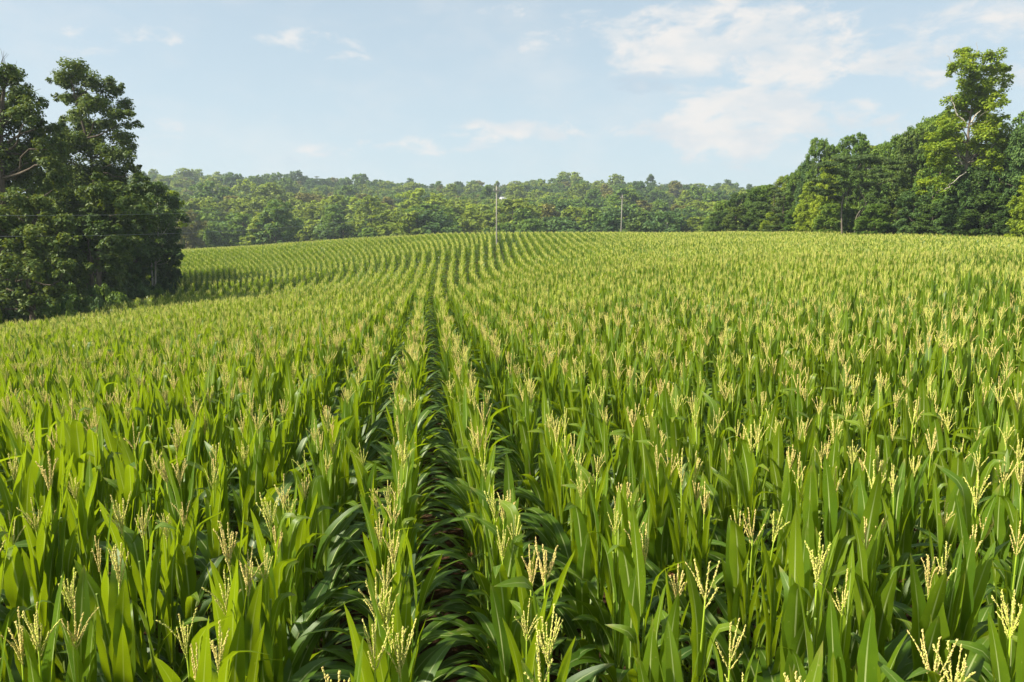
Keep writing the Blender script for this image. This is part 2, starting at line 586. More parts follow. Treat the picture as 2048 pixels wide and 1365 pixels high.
def leaf_params(cls, r):
    if cls == 'top':
        kink = (r.uniform(.6, .8), r.uniform(.7, 1.9)) if r.random() < .22 else None
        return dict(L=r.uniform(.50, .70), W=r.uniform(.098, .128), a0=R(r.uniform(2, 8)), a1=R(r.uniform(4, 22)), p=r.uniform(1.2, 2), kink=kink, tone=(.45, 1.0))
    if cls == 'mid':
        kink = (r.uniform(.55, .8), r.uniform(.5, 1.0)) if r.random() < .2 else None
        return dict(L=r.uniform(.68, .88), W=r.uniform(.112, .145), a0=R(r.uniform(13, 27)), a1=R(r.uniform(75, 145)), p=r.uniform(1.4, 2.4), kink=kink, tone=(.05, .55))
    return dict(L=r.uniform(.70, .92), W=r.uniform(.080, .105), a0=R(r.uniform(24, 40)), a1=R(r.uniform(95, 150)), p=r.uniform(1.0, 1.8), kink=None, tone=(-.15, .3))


def octa(P, D, ln, wd, rnd, s):
    """many small spindle-shaped spikelets at P along D"""
    P, D = np.asarray(P), np.asarray(D)
    n = len(P)
    U = np.cross(D, np.array([.3, .2, .9]))
    U /= np.linalg.norm(U, axis=1)[:, None] + 1e-9
    Wv = np.cross(D, U)
    mid = P + D * ln * .45
    V = np.stack([P, mid + U * wd, mid + Wv * wd, mid - U * wd, mid - Wv * wd, P + D * ln], 1)
    b = np.array([[0, 2, 1], [0, 3, 2], [0, 4, 3], [0, 1, 4], [5, 1, 2], [5, 2, 3], [5, 3, 4], [5, 4, 1]])
    T = (np.arange(n)[:, None, None] * 6 + b[None]).reshape(-1, 3)
    at = np.zeros((n, 6, 3))
    at[:, :, 0] = np.asarray(s)[:, None]
    at[:, :, 2] = rnd[:, None]
    return V.reshape(-1, 3), T, at.reshape(-1, 3)


def tassel(seed, lod=0):
    r = np.random.default_rng(seed)
    A = Acc()
    nb = int(r.integers(3, 10)) if lod < 1 else (5 if lod == 1 else 4)
    Ls = r.uniform(.26, .34)
    spread = r.uniform(.30, .85)
    br = [(0.0, Ls, r.uniform(0, .10), r.uniform(0, 6.28), 1.0)]
    for k in range(nb):
        br.append((r.uniform(.03, .14), r.uniform(.13, .22), R(r.uniform(14, 40)) * spread + .05, 2.4 * k + r.uniform(-.6, .6), .8))
    stem = .13
    tube(A, [(0, 0, -.06), (0, 0, stem * .6), (0, 0, stem + .1)], [.006, .005, .004], 5, 0, (0.05, 0, .5))
    for (z0, L, ang, azm, thick) in br:
        n = 5 if lod < 2 else 3
        s = np.linspace(0, 1, n)
        aa = ang * (1 - .35 * s) + r.uniform(-.2, .5) * s ** 2 * (ang * 2 + .15)
        ds = np.r_[0, np.diff(s)] * L
        rad = np.cumsum(np.sin(aa) * ds)
        zz = np.cumsum(np.cos(aa) * ds) + stem + z0 * .8
        P = np.stack([rad * np.cos(azm), rad * np.sin(azm), zz], 1)
        w = {0: .0030, 1: .0056, 2: .0066}[lod] * thick
        rr = w * np.where(s < .15, .6, 1.0) * (1 - .5 * s ** 4)
        if lod == 0:
            tube(A, P, rr, 4, 0, (.2, 0, r.random()))
            m = int(L / .0036)
            sj = np.sort(r.uniform(.12, 1, m))
            PJ = np.stack([np.interp(sj, s, P[:, i]) for i in range(3)], 1)
            T = np.gradient(P, axis=0)
            TJ = np.stack([np.interp(sj, s, T[:, i]) for i in range(3)], 1)
            TJ /= np.linalg.norm(TJ, axis=1)[:, None]
            D = TJ * 1.0 + r.normal(0, .24, (m, 3))
            D /= np.linalg.norm(D, axis=1)[:, None]
            V, Tt, at = octa(PJ, D, r.uniform(.010, .016, (m, 1)), r.uniform(.0021, .0033, (m, 1)) * (.9 + .4 * thick), r.random(m), .2 + .8 * sj)
            A.add(V, None, Tt, at)
        else:
            tube(A, P, rr, 3, 0, (.24, 0, r.random()))
    return A


def stalk(seed, Hs, sides=7):
    r = np.random.default_rng(seed)
    A = Acc()
    z, path, rad = 0.0, [], []
    lean = r.uniform(-.03, .03, 2)
    zs = np.linspace(0, Hs, 13)
    for i, zz in enumerate(zs):
        t = zz / Hs
        base = .0145 * (1 - .62 * t)
        for dz, k in ((-.008, 1.0), (0, 1.25), (.008, 1.0)):
            if zz + dz < 0 or zz + dz > Hs:
                continue
            path.append((lean[0] * t * t, lean[1] * t * t, zz + dz))
            rad.append(base * k)
    tube(A, path, rad, sides)
    return A


NPOOL = {'top': 14, 'mid': 16, 'low': 10}
POOL = {lod: {c: [] for c in NPOOL} for lod in (0, 1, 2)}
for c in NPOOL:
    for k in range(NPOOL[c]):
        sd = {'top': 100, 'mid': 200, 'low': 300}[c] + k
        pr = leaf_params(c, np.random.default_rng(sd))
        POOL[0][c].append(corn_leaf(seg=12, cross=5, seed=sd, **pr))
        POOL[1][c].append(corn_leaf(seg=6, cross=3, seed=sd, **pr))
        POOL[2][c].append(corn_leaf(seg=4, cross=2, seed=sd, **pr))
TASS = {lod: [tassel(500 + k, lod) for k in range(14)] for lod in (0, 1, 2)}
HS = 2.02                                        # stalk height to the flag leaf


def plan_plant(r, lod=0):
    """which leaf from the pool stands where on the stalk: (class, index, z, azimuth, scale)"""
    n = {0: 12, 1: 9, 2: 7}[lod]
    plane = r.normal(0, .75)                      # blades tend to open across the row
    out = []
    for i in range(n):
        t = i / (n - 1)
        z = .28 + (1.55) * t ** 1.0 + r.uniform(-.03, .03)
        c = 'low' if t < .34 else ('mid' if t < .60 else 'top')
        sc = r.uniform(.9, 1.08) * (1.0 if c != 'low' else .8 + .4 * t)
        out.append((c, int(r.integers(NPOOL[c])), z, plane + math.pi * (i % 2) + r.normal(0, .28), sc))
    return out


def rotz(a, s=1.0):
    c_, s_ = math.cos(a), math.sin(a)
    return np.array([[c_ * s, -s_ * s, 0], [s_ * s, c_ * s, 0], [0, 0, s]])


def corn_plant(seed, lod, has_tassel=True):
    r = np.random.default_rng(seed)
    A = Acc()
    for (c, k, z, a, sc) in plan_plant(r, lod):
        A.merge(POOL[lod][c][k], rotz(a, sc * (1.08 if lod == 2 else 1)), (0, 0, z), 0)
    if lod == 0:
        A.merge(stalk(seed, HS, 6), None, (0, 0, 0), 2)
    else:
        tube(A, [(0, 0, .6), (0, 0, HS)], [.012, .007], 3, 2)
    if has_tassel:
        A.merge(TASS[lod][int(r.integers(14))], rotz(r.uniform(0, 6.28), r.uniform(.78, 1.02) * (1.0 if lod == 0 else 1.1)), (0, 0, HS - .01), 1)
    return A.mesh('corn_plant', [M_LEAF, M_TASSEL, M_STALK])


src = bpy.data.collections.new('corn_sources')    # not linked to the scene
NV = {0: 14, 1: 12, 2: 10}
vid = 0
VID = {}
for lod in (0, 1, 2):
    for has in (True, False):
        nv = NV[lod] if has else 5
        VID[(lod, has)] = (vid, nv)
        for k in range(nv):
            me = corn_plant(1000 + lod * 100 + k + (50 if not has else 0), lod, has)
            o = bpy.data.objects.new('v%03d' % vid, me)
            src.objects.link(o)
            vid += 1

# ------------------------------------------------------------------ corn: where the rows run
ROW = 0.76
STEP = 0.175


def row_slope(x, y):
    near = -0.121
    farL = np.where(x < -3, -.035 + .0128 * (x + 3), -.035 + np.clip((x + 3) * .006, 0, .10))
    wl = smoothstep(5, 24, -x)                    # the rows left of centre swing round the hollow later and harder
    mid = near + (farL - near) * smoothstep(24, 74, y)
    tgt = x / np.maximum(y, 20) * np.interp(y, [50, 62, 84, 100, 120], [.70, .78, 1.0, 1.30, 1.60])
    left = near + (tgt - near) * smoothstep(26, 60, y)
    return mid * (1 - wl) + left * wl


def left_edge(y):
    return np.interp(y, [0, 45, 60, 72, 80, 84, 92], [-33, -32.2, -33.5, -34.5, -38, -52, -75])


def right_edge(y):
    return np.interp(y, [0, 60, 80, 95, 110, 130, 150], [75, 68, 62, 57, 53, 48, 45])


k0 = int(60 / ROW)
rx = np.array([-.30 + ROW * k for k in range(-k0, k0 + 20)])
rid = np.arange(-k0, k0 + 20)
next_id = 10000
PX, PY, PR = [], [], []
y = 0.4
while y < 138:
    rx = rx + row_slope(rx, np.full_like(rx, y)) * STEP
    gaps = np.diff(rx)
    big = np.where(gaps > 1.22)[0]
    if len(big):
        rx = np.insert(rx, big + 1, (rx[big] + rx[big + 1]) / 2)
        rid = np.insert(rid, big + 1, np.arange(next_id, next_id + len(big)))
        next_id += len(big)
    keep = np.r_[True, np.diff(rx) > .5]
    rx, rid = rx[keep], rid[keep]
    ok = (rx > left_edge(y)) & (rx < right_edge(y)) & (np.abs(rx) < .86 * y + 4)
    ok &= ~((np.abs(rx + .63) < 1.5) & (y > 87.0) & (y < 100.5))       # gap by the pole, overgrown with weeds
    PX.append(rx[ok]); PY.append(np.full(ok.sum(), y)); PR.append(rid[ok])
    y += STEP
PX, PY, PR = map(np.concatenate, (PX, PY, PR))
n = len(PX)
PX0 = PX.copy()
PX = PX + rng.normal(0, .022, n)
PY = PY + rng.normal(0, .045, n)
keep = rng.random(n) > .06
PX, PY, PR, PX0 = PX[keep], PY[keep], PR[keep], PX0[keep]
n = len(PX)
PZ = H(PX, PY)


def vnoise(x, y, sc, seed):
    g = np.random.default_rng(seed).random((128, 128))
    x, y = x / sc + 40.3, y / sc + 40.7
    i, j = np.floor(x).astype(int), np.floor(y).astype(int)
    fx, fy = x - i, y - j
    fx, fy = fx * fx * (3 - 2 * fx), fy * fy * (3 - 2 * fy)
    G = lambda a, b: g[a % 128, b % 128]
    return (G(i, j) * (1 - fx) + G(i + 1, j) * fx) * (1 - fy) + (G(i, j + 1) * (1 - fx) + G(i + 1, j + 1) * fx) * fy


patch = vnoise(PX, PY, 5.0, 3) * .6 + vnoise(PX, PY, 1.7, 4) * .4
ptass = np.clip(.48 + 1.3 * (patch - .25), .32, .97)
ptass = np.where(PY > 25, np.clip(ptass + .15, 0, .95), ptass)
HAS = rng.random(n) < ptass
SCL = rng.normal(1.0, .038, n) + (vnoise(PX, PY, 9.0, 5) - .5) * .10 + (vnoise(PX, PY, 2.6, 6) - .5) * .06
SCL = np.where(HAS, SCL + .012, SCL - .035)
ROT = rng.integers(0, 2, n) * math.pi + rng.normal(0, .25, n)
TILT = rng.normal(0, .035, (n, 2))


def project(x, y, z):
    """pixel of the photograph where a world point shows"""
    c_, s_ = math.cos(PITCH), math.sin(PITCH)
    dz = z - CZ
    depth = y * c_ - dz * s_
    up = y * s_ + dz * c_
    return PW / 2 + F * x / depth, PH / 2 - F * up / depth, depth


vis = np.zeros(n, bool)
for zz in (0.9, 1.6, 2.25):
    qx, qy, dp = project(PX, PY, PZ + zz)
    vis |= (qx > -25) & (qx < PW + 25) & (qy > 0) & (qy < PH + 30) & (dp > .5)
dist = np.sqrt(PX ** 2 + PY ** 2 + (PZ + 1.7 - CZ) ** 2)
cand = np.where(vis)[0]
hero = cand[np.argsort(dist[cand])][:300]
is_hero = np.zeros(n, bool)
is_hero[hero] = True
behind = (dist < dist[hero].max()) & ~vis & (PY < 1.2)
stuff = ~is_hero & ~behind

# ------------------------------------------------------------------ corn: the 300 nearest plants, each with its parts
ME_LEAF = {c: [A.mesh('corn_leaf', [M_LEAF]) for A in POOL[0][c]] for c in NPOOL}
ME_TASS = [A.mesh('tassel', [M_TASSEL]) for A in TASS[0]]
ME_STALK = [stalk(40 + k, HS).mesh('stalk', [M_STALK]) for k in range(5)]


def ear_meshes(seed):
    r = np.random.default_rng(seed)
    A = Acc()
    zz = np.linspace(0, .24, 9)
    rr = .024 * np.sin(np.clip(zz / .24 * 2.7 + .35, 0, 3.0)) ** .7
    tube(A, np.stack([zz * 0, zz * 0, zz], 1), rr, 9)
    S = Acc()
    for k in range(26):
        a = r.uniform(0, 6.28)
        L = r.uniform(.04, .09)
        o = r.uniform(.02, .035)
        tube(S, [(0, 0, .225), (o * .4 * math.cos(a), o * .4 * math.sin(a), .225 + L * .6),
                 (o * math.cos(a), o * math.sin(a), .225 + L * r.uniform(.5, .9))], [.0016, .0016, .001], 3)
    return A.mesh('husk', [M_HUSK]), S.mesh('silk', [M_SILK])


EARS = [ear_meshes(70 + k) for k in range(3)]
ORD = ['first', 'second', 'third', 'fourth', 'fifth', 'sixth', 'seventh', 'eighth', 'ninth', 'tenth', 'eleventh', 'twelfth',
       'thirteenth', 'fourteenth', 'fifteenth', 'sixteenth', 'seventeenth', 'eighteenth', 'nineteenth', 'twentieth']


def ordn(k):
    if k <= 20:
        return ORD[k - 1]
    return '%d%s' % (k, {1: 'st', 2: 'nd', 3: 'rd'}.get(k % 10, 'th') if k % 100 not in (11, 12, 13) else 'th')


rows = {}
for i in hero:
    rows.setdefault(int(PR[i]), []).append(i)
for row, lst in rows.items():
    lst.sort(key=lambda i: PY[i])
    side = ('%s row left' % ordn(1 - row)) if row <= 0 else ('%s row right' % ordn(row))
    for k, i in enumerate(lst):
        r = np.random.default_rng(9000 + int(i))
        root = link_obj('corn_plant', None, None, (PX[i], PY[i], PZ[i]), (TILT[i][0], TILT[i][1], ROT[i]), float(SCL[i]))
        root.empty_display_size = 0.1
        link_obj('stalk', ME_STALK[int(r.integers(5))], root)
        for (c, q, z, a, sc) in plan_plant(r):
            link_obj('leaf', ME_LEAF[c][q], root, (0, 0, z), (0, 0, a), sc)
        if HAS[i]:
            link_obj('tassel', ME_TASS[int(r.integers(14))], root, (0, 0, HS - .03), (0, 0, r.uniform(0, 6.28)), r.uniform(.74, 1.02))
        if r.random() < .35:
            hm, sm = EARS[int(r.integers(3))]
            a = r.uniform(0, 6.28)
            e = link_obj('ear', hm, root, (.02 * math.cos(a), .02 * math.sin(a), r.uniform(.95, 1.2)), (0, R(20), a))
            link_obj('silk', sm, e)
        kind = 'tasselled corn plant' if HAS[i] else 'tassel-less corn plant'
        tag(root, '%s, %s from front in %s of the central furrow' % (kind, ordn(k + 1), side),
            'corn plant', 'corn plants of the nearest rows')

# ------------------------------------------------------------------ corn: the rest of the field
lodn = np.where(dist < 20, 0, np.where(dist < 52, 1, 2))
V_ID = np.zeros(n, np.int32)
for lod in (0, 1, 2):
    for has in (True, False):
        a, nv = VID[(lod, has)]
        m = (lodn == lod) & (HAS == has)
        V_ID[m] = a + rng.integers(0, nv, m.sum())


def scatter(name, idx_pts, rots, scls, vids, collection):
    """one object: a point cloud mesh that places the plants of a collection"""
    me = bpy.data.meshes.new(name)
    me.vertices.add(len(idx_pts))
    me.vertices.foreach_set('co', np.asarray(idx_pts, np.float32).ravel())
    a = me.attributes.new('rot', 'FLOAT_VECTOR', 'POINT')
    a.data.foreach_set('vector', np.asarray(rots, np.float32).ravel())
    a = me.attributes.new('scl', 'FLOAT', 'POINT')
    a.data.foreach_set('value', np.asarray(scls, np.float32))
    a = me.attributes.new('vid', 'INT', 'POINT')
    a.data.foreach_set('value', np.asarray(vids, np.int32))
    o = link_obj(name, me)
    ng = bpy.data.node_groups.new(name, 'GeometryNodeTree')
    ng.interface.new_socket('Geometry', in_out='INPUT', socket_type='NodeSocketGeometry')
    ng.interface.new_socket('Geometry', in_out='OUTPUT', socket_type='NodeSocketGeometry')
    N, L = ng.nodes, ng.links
    gi, go = N.new('NodeGroupInput'), N.new('NodeGroupOutput')
    ci = N.new('GeometryNodeCollectionInfo')
    ci.inputs['Collection'].default_value = collection
    ci.inputs['Separate Children'].default_value = True
    ci.inputs['Reset Children'].default_value = True
    iop = N.new('GeometryNodeInstanceOnPoints')

    def named(nm, typ):
        q = N.new('GeometryNodeInputNamedAttribute')
        q.data_type = typ
        q.inputs['Name'].default_value = nm
        return q.outputs['Attribute']
    e2r = N.new('FunctionNodeEulerToRotation')
    L.new(named('rot', 'FLOAT_VECTOR'), e2r.inputs[0])
    L.new(gi.outputs[0], iop.inputs['Points'])
    L.new(ci.outputs[0], iop.inputs['Instance'])
    iop.inputs['Pick Instance'].default_value = True
    L.new(named('vid', 'INT'), iop.inputs['Instance Index'])
    L.new(e2r.outputs[0], iop.inputs['Rotation'])
    L.new(named('scl', 'FLOAT'), iop.inputs['Scale'])
    L.new(iop.outputs[0], go.inputs[0])
    md = o.modifiers.new('scatter', 'NODES')
    md.node_group = ng
    return o


st = np.where(stuff)[0]
corn = scatter('corn_field', np.stack([PX, PY, PZ], 1)[st], np.stack([TILT[:, 0], TILT[:, 1], ROT], 1)[st], SCL[st], V_ID[st], src)
tag(corn, 'curving rows of tasselled green corn filling the whole field', 'corn', kind='stuff')
print('corn plants', n, 'hero', len(hero), 'hero dist', dist[hero].max())

# ------------------------------------------------------------------ trees: helpers
def at(px, py, d):
    """point on the plane y = d that shows at a pixel"""
    v = px_dir(px, py)
    k = d / v.y
    return np.array([v.x * k, d, CZ + v.z * k])


def ground_at(px, d):
    """x on the ground at depth d that shows in pixel column px"""
    x = (px - PW / 2) / F * d
    for _ in range(3):
        z = h1(x, d)
        depth = d * math.cos(PITCH) - (z - CZ) * math.sin(PITCH)
        x = (px - PW / 2) / F * depth
    return np.array([x, d, h1(x, d)])


def leaf_cloud(acc, clumps, size, cover, r, aspect=.62, mat=0, needles=False, sub=.38, droop=0.15):
    """many single leaves spread through clumps (x, y, z, radius, height ratio)"""
    for (cx, cy, cz, rad, fz) in clumps:
        tint = r.random()
        k = max(5, int(9 * (0.5 + rad / 2.2)))
        dirs = r.normal(0, 1, (k, 3))
        dirs /= np.linalg.norm(dirs, axis=1)[:, None]
        dirs[:, 2] = np.where(dirs[:, 2] < -.5, -dirs[:, 2], dirs[:, 2])
        sc = np.array([rad, rad, rad * fz])
        S = np.array([cx, cy, cz]) + dirs * sc * r.uniform(.45, 1.0, (k, 1))
        sr = rad * sub * r.uniform(.7, 1.35, k)
        area = size * size * aspect * .5
        m = int(cover * 4 * math.pi * rad * rad * (.35 + .65 * fz) / area)
        which = r.choice(k, m, p=sr ** 2 / (sr ** 2).sum())
        dl = r.normal(0, 1, (m, 3))
        dl /= np.linalg.norm(dl, axis=1)[:, None]
        dl[:, 2] = np.where((dl[:, 2] < 0) & (r.random(m) < .45), -dl[:, 2], dl[:, 2])
        rr = r.random(m) ** .45
        P = S[which] + dl * (sr[which] * rr)[:, None] * np.array([1, 1, max(fz, .35)])
        N = dl * .9 + np.array([0, 0, .8]) + r.normal(0, .55, (m, 3))
        N /= np.linalg.norm(N, axis=1)[:, None]
        U = np.cross(N, r.normal(0, 1, (m, 3)))
        U /= np.linalg.norm(U, axis=1)[:, None] + 1e-9
        U[:, 2] -= droop
        W = np.cross(N, U)
        ln = size * r.uniform(.65, 1.3, m)[:, None]
        wd = ln * aspect * .5
        V = np.stack([P - U * ln * .5, P + W * wd, P + U * ln * .5, P - W * wd], 1)
        q = np.arange(m * 4).reshape(m, 4)
        a = np.zeros((m, 4, 3))
        a[:, :, 0] = r.random(m)[:, None]
        a[:, :, 1] = np.clip(tint * .6 + .4 * r.random(k)[which], 0, 1)[:, None]
        acc.add(V.reshape(-1, 3), q, None, a.reshape(-1, 3), mat)


def bend_path(p0, p1, r, n=6, wob=.08, sag=0.0):
    p0, p1 = np.asarray(p0, float), np.asarray(p1, float)
    t = np.linspace(0, 1, n)[:, None]
    L = np.linalg.norm(p1 - p0)
    P = p0 + (p1 - p0) * t
    w_ = r.normal(0, 1, 3) * wob * L
    w2 = r.normal(0, 1, 3) * wob * .5 * L
    P += np.sin(t * math.pi) * w_ + np.sin(t * 2 * math.pi) * w2
    P[:, 2] += (np.sin(t * math.pi) * sag * L).ravel()
    return P


def smooth_path(P, r, k=4, wob=.05):
    """finer, slightly crooked copy of a polyline"""
    n_ = len(P)
    tt = np.linspace(0, n_ - 1, (n_ - 1) * k + 1)
    Q = np.stack([np.interp(tt, np.arange(n_), P[:, i]) for i in range(3)], 1)
    for _ in range(2):
        Q[1:-1] = (Q[:-2] + 2 * Q[1:-1] + Q[2:]) / 4
    Q[1:-1] += r.normal(0, wob, Q[1:-1].shape)
    return Q


def limbs(acc, trunk, rad0, targets, r, sides=5, frac=(.3, .95), thin=.30):
    """trunk tube and a limb from it to each target"""
    trunk = np.asarray(trunk, float)
    n = len(trunk)
    tr = rad0 * np.linspace(1, .22, n)
    tr[0] *= 1.35
    tube(acc, trunk, tr, sides + 3)
    for tg in targets:
        tg = np.asarray(tg, float)
        d_ = np.linalg.norm(trunk - tg, axis=1) + np.where(trunk[:, 2] > tg[2] - .3, 50, 0)
        i = int(np.argmin(d_))
        i = min(max(i, 1), n - 1)
        P = bend_path(trunk[i], tg, r, 6, .09)
        r0 = min(tr[i] * .6, thin * rad0 + .02)
        tube(acc, P, r0 * np.linspace(1, .2, 6), sides)


def pixel_tree(name, label, cat, px, d, clumps, leaf, fol, bark, size=.30, cover=1.0, trad=.22, trunk_px=None, seed=1, group=None,
               jit=1.0, aspect=.62, sub=.42, needles=False, limb_ymax=9999):
    """a tree that stands at column px, depth d; its leaf clumps are read off the photograph at the tree's own depth"""
    r = np.random.default_rng(seed)
    base = ground_at(px, d)
    m = d / F
    C, EX = [], []
    for c in clumps:
        cx, cy, cr = c[:3]
        fz = c[3] if len(c) > 3 else .85
        p = at(cx, cy, d + r.uniform(-1, 1) * jit * 2.2)
        cr2 = cr * m * (leaf[0] if leaf else 1.0)
        C.append((p[0], p[1], p[2], cr2, fz))
        for _ in range(2):                     # small outer sprays that break the outline
            dv = r.normal(0, 1, 3)
            dv /= np.linalg.norm(dv)
            EX.append((*(p + dv * cr2 * np.array([1.1, 1.1, 1.1 * fz])), cr2 * r.uniform(.28, .5), fz))
    C = np.array(C)
    root = link_obj(name, None, None, tuple(base))
    tag(root, label, cat, group)
    T = Acc()
    if trunk_px:
        tp = [base - np.array([0, 0, .2])] + [at(a, b, d) for a, b in trunk_px]
        tp = np.array(tp)
        # resample smoothly
        tt = np.linspace(0, len(tp) - 1, 10)
        tp = np.stack([np.interp(tt, np.arange(len(tp)), tp[:, i]) for i in range(3)], 1)
    else:
        top = C[np.argmax(C[:, 2])][:3]
        tp = bend_path(base - np.array([0, 0, .2]), top, r, 10, .03)
    limbs(T, tp - base, trad, [p[:3] - base for p, c in zip(C, clumps) if c[1] < limb_ymax], r)
    link_obj('trunk', T.mesh('trunk', [bark]), root)
    A = Acc()
    CC = np.concatenate([C, np.array(EX)])
    CC[:, :3] -= base
    leaf_cloud(A, CC, size, cover, r, aspect, 0, needles, sub)
    link_obj('crown', A.mesh('crown', [FOL[fol]]), root)
    return root, base


# ------------------------------------------------------------------ trees: kinds that are copied
def broad_variant(seed, Ht, Rc, leafsize, cover, nclump, base_frac=.12, shape='round', sides=4):
    """trunk and crown meshes of a broadleaf tree, origin at its foot"""
    r = np.random.default_rng(seed)
    C = []
    for k in range(nclump):
        t = (k + r.random()) / nclump
        z = Ht * (base_frac + (1 - base_frac) * t)
        if shape == 'round':
            e = math.sqrt(max(0.0, 1 - (2 * (t - .45)) ** 2 * .78))
        elif shape == 'tall':
            e = (1 - t) ** .45 * (.55 + .45 * min(1, t * 4))
        else:
            e = (1 - t) ** .8 + .08
        a = k * 2.399 + r.uniform(-.5, .5)
        q = Rc * e * r.uniform(.35, .82)
        rad = Rc * r.uniform(.30, .46) * (.55 + .45 * e)
        C.append((q * math.cos(a), q * math.sin(a), min(z, Ht - rad * .7), rad, .8))
    T = Acc()
    tp = bend_path((0, 0, -.3), (r.uniform(-.4, .4), r.uniform(-.4, .4), Ht * .86), r, 8, .025)
    limbs(T, tp, Ht * .016 + .04, [c[:3] for c in C[::2]], r, sides)
    A = Acc()
    leaf_cloud(A, C, leafsize, cover, r)
    return T, A


def pine_variant(seed, Ht, Rc, leafsize, cover, nl, flat=False):
    r = np.random.default_rng(seed)
    C = []
    for k in range(nl):
        t = (k + .5 * r.random()) / nl
        z = Ht * (.22 + .76 * t)
        e = (1 - t) ** .65 + .10
        for j in range(int(3 + 3 * e)):
            a = r.uniform(0, 6.28)
            q = Rc * e * r.uniform(.25, .95)
            C.append((q * math.cos(a), q * math.sin(a), z + r.uniform(-.3, .3) - q * .08, Rc * r.uniform(.20, .32) * (.5 + .5 * e), .38))
    T = Acc()
    tp = bend_path((0, 0, -.3), (0, 0, Ht * .97), r, 8, .015)
    limbs(T, tp, Ht * .014 + .03, [c[:3] for c in C[::3]], r, 4)
    A = Acc()
    leaf_cloud(A, C, leafsize, cover, r, .30, sub=.5)
    return T, A


NEARV = []
for k in range(5):
    T, A = broad_variant(60 + k, 16.0, 4.6, .36, 1.1, 40, .02 if k < 3 else .10, ['round', 'tall', 'round', 'tall', 'cone'][k])
    NEARV.append((T.mesh('trunk', [M_BARK]), A.mesh('crown', [FOL['mid']])))
for k in range(2):
    T, A = pine_variant(80 + k, 16.0, 4.4, .40, 1.0, 11)
    NEARV.append((T.mesh('trunk', [M_BARK]), A.mesh('crown', [FOL['pine']])))


def set_mat(o, m):
    o.material_slots[0].link = 'OBJECT'
    o.material_slots[0].material = m


def place_tree(name, label, x, yv, ht, wid, var, fol, seed, group, bark=None, lib=None, hbase=16.0, wbase=9.2, cat='tree'):
    """a copied kind of tree, set on the ground with its own height, width and turn"""
    r = np.random.default_rng(seed)
    z = h1(x, yv)
    root = link_obj(name, None, None, (x, yv, z), (0, 0, r.uniform(0, 6.28)), (wid / wbase, wid / wbase, ht / hbase))
    tm, cm = (lib or NEARV)[var]
    t_ = link_obj('trunk', tm, root)
    if bark is not None:
        set_mat(t_, bark)
    set_mat(link_obj('crown', cm, root), FOL[fol])
    tag(root, label, cat, group)
    return root


# ------------------------------------------------------------------ left grove
G_L = 'trees of the grove left of the field'
pixel_tree('oak_tree', 'tall oak leaning right with sky gaps, highest crown in the left grove', 'tree', 195, 63,
           [(140, 148, 30), (118, 165, 18), (158, 168, 32), (122, 200, 15), (150, 205, 22), (208, 182, 28), (228, 215, 32), (190, 232, 34),
            (247, 246, 22), (160, 262, 36), (215, 272, 40), (140, 290, 30), (252, 285, 20), (180, 318, 40), (235, 325, 34), (258, 348, 22),
            (140, 335, 36), (205, 362, 42), (150, 375, 44), (245, 372, 26), (272, 345, 12), (100, 395, 40), (126, 268, 20), (116, 312, 24), (232, 180, 14), (262, 300, 14)],
           None, 'oak', M_BARK, .22, 1.15, .22, [(200, 470), (190, 370), (180, 300), (160, 230), (142, 160)], 11, G_L, 1.0, sub=.46)
r1, b1 = pixel_tree('oak_tree', 'big oak at the left edge with bare twigs on its top', 'tree', -10, 49,
           [(-30, 160, 40), (22, 172, 30), (48, 195, 28), (-5, 215, 45), (60, 235, 30), (30, 265, 42), (85, 275, 26), (-50, 260, 60),
            (70, 315, 42), (15, 330, 50), (105, 335, 26), (60, 375, 44), (-40, 350, 60), (118, 372, 24), (10, 145, 18), (95, 300, 22), (92, 255, 22), (112, 295, 22), (100, 325, 26)],
           None, 'olive', M_BARK, .21, 1.1, .30, [(0, 480), (5, 380), (0, 280), (5, 200), (12, 150)], 12, G_L, 1.0, sub=.46)
rr_ = np.random.default_rng(3)
for (a, b) in (((12, 165), (-2, 92)), ((12, 165), (18, 108)), ((20, 170), (34, 122)), ((8, 150), (8, 102)), ((2, 128), (14, 106)), ((60, 190), (82, 178)), ((66, 200), (80, 196))):
    tw = Acc()
    tube(tw, bend_path(at(*a, 49) - b1, at(*b, 49) - b1, rr_, 6, .06), .028 * np.linspace(1, .25, 6), 4)
    link_obj('dead_twig', tw.mesh('dead_twig', [M_BARK]), r1)
pixel_tree('oak_tree', 'low spreading olive green tree hanging over the field at the left edge', 'tree', 40, 44,
           [(20, 425, 46), (80, 420, 36), (120, 458, 34), (60, 480, 46), (-20, 490, 50), (105, 505, 34), (40, 540, 42), (-10, 560, 44),
            (128, 540, 26), (82, 566, 36), (30, 600, 32), (100, 600, 24), (60, 612, 26), (-50, 450, 60), (138, 480, 18), (120, 580, 22), (-30, 615, 30), (0, 455, 30)],
           None, 'olive', M_BARK, .24, 1.25, .24, None, 13, G_L, .8, sub=.42)
pixel_tree('oak_tree', 'dark middle tree of the grove below the leaning oak', 'tree', 180, 57.0,
           [(150, 425, 40), (215, 410, 44), (185, 470, 38), (268, 405, 36), (240, 455, 42), (160, 500, 28), (225, 500, 30), (285, 375, 22),
            (262, 500, 30), (120, 440, 34), (200, 530, 24), (140, 480, 30), (205, 440, 36), (250, 420, 34), (280, 440, 28), (170, 440, 34), (130, 400, 30), (190, 395, 32), (235, 390, 30)],
           None, 'oak', M_BARK, .28, 1.25, .20, [(178, 560), (176, 520), (184, 470), (190, 420)], 14, G_L, 1.0)
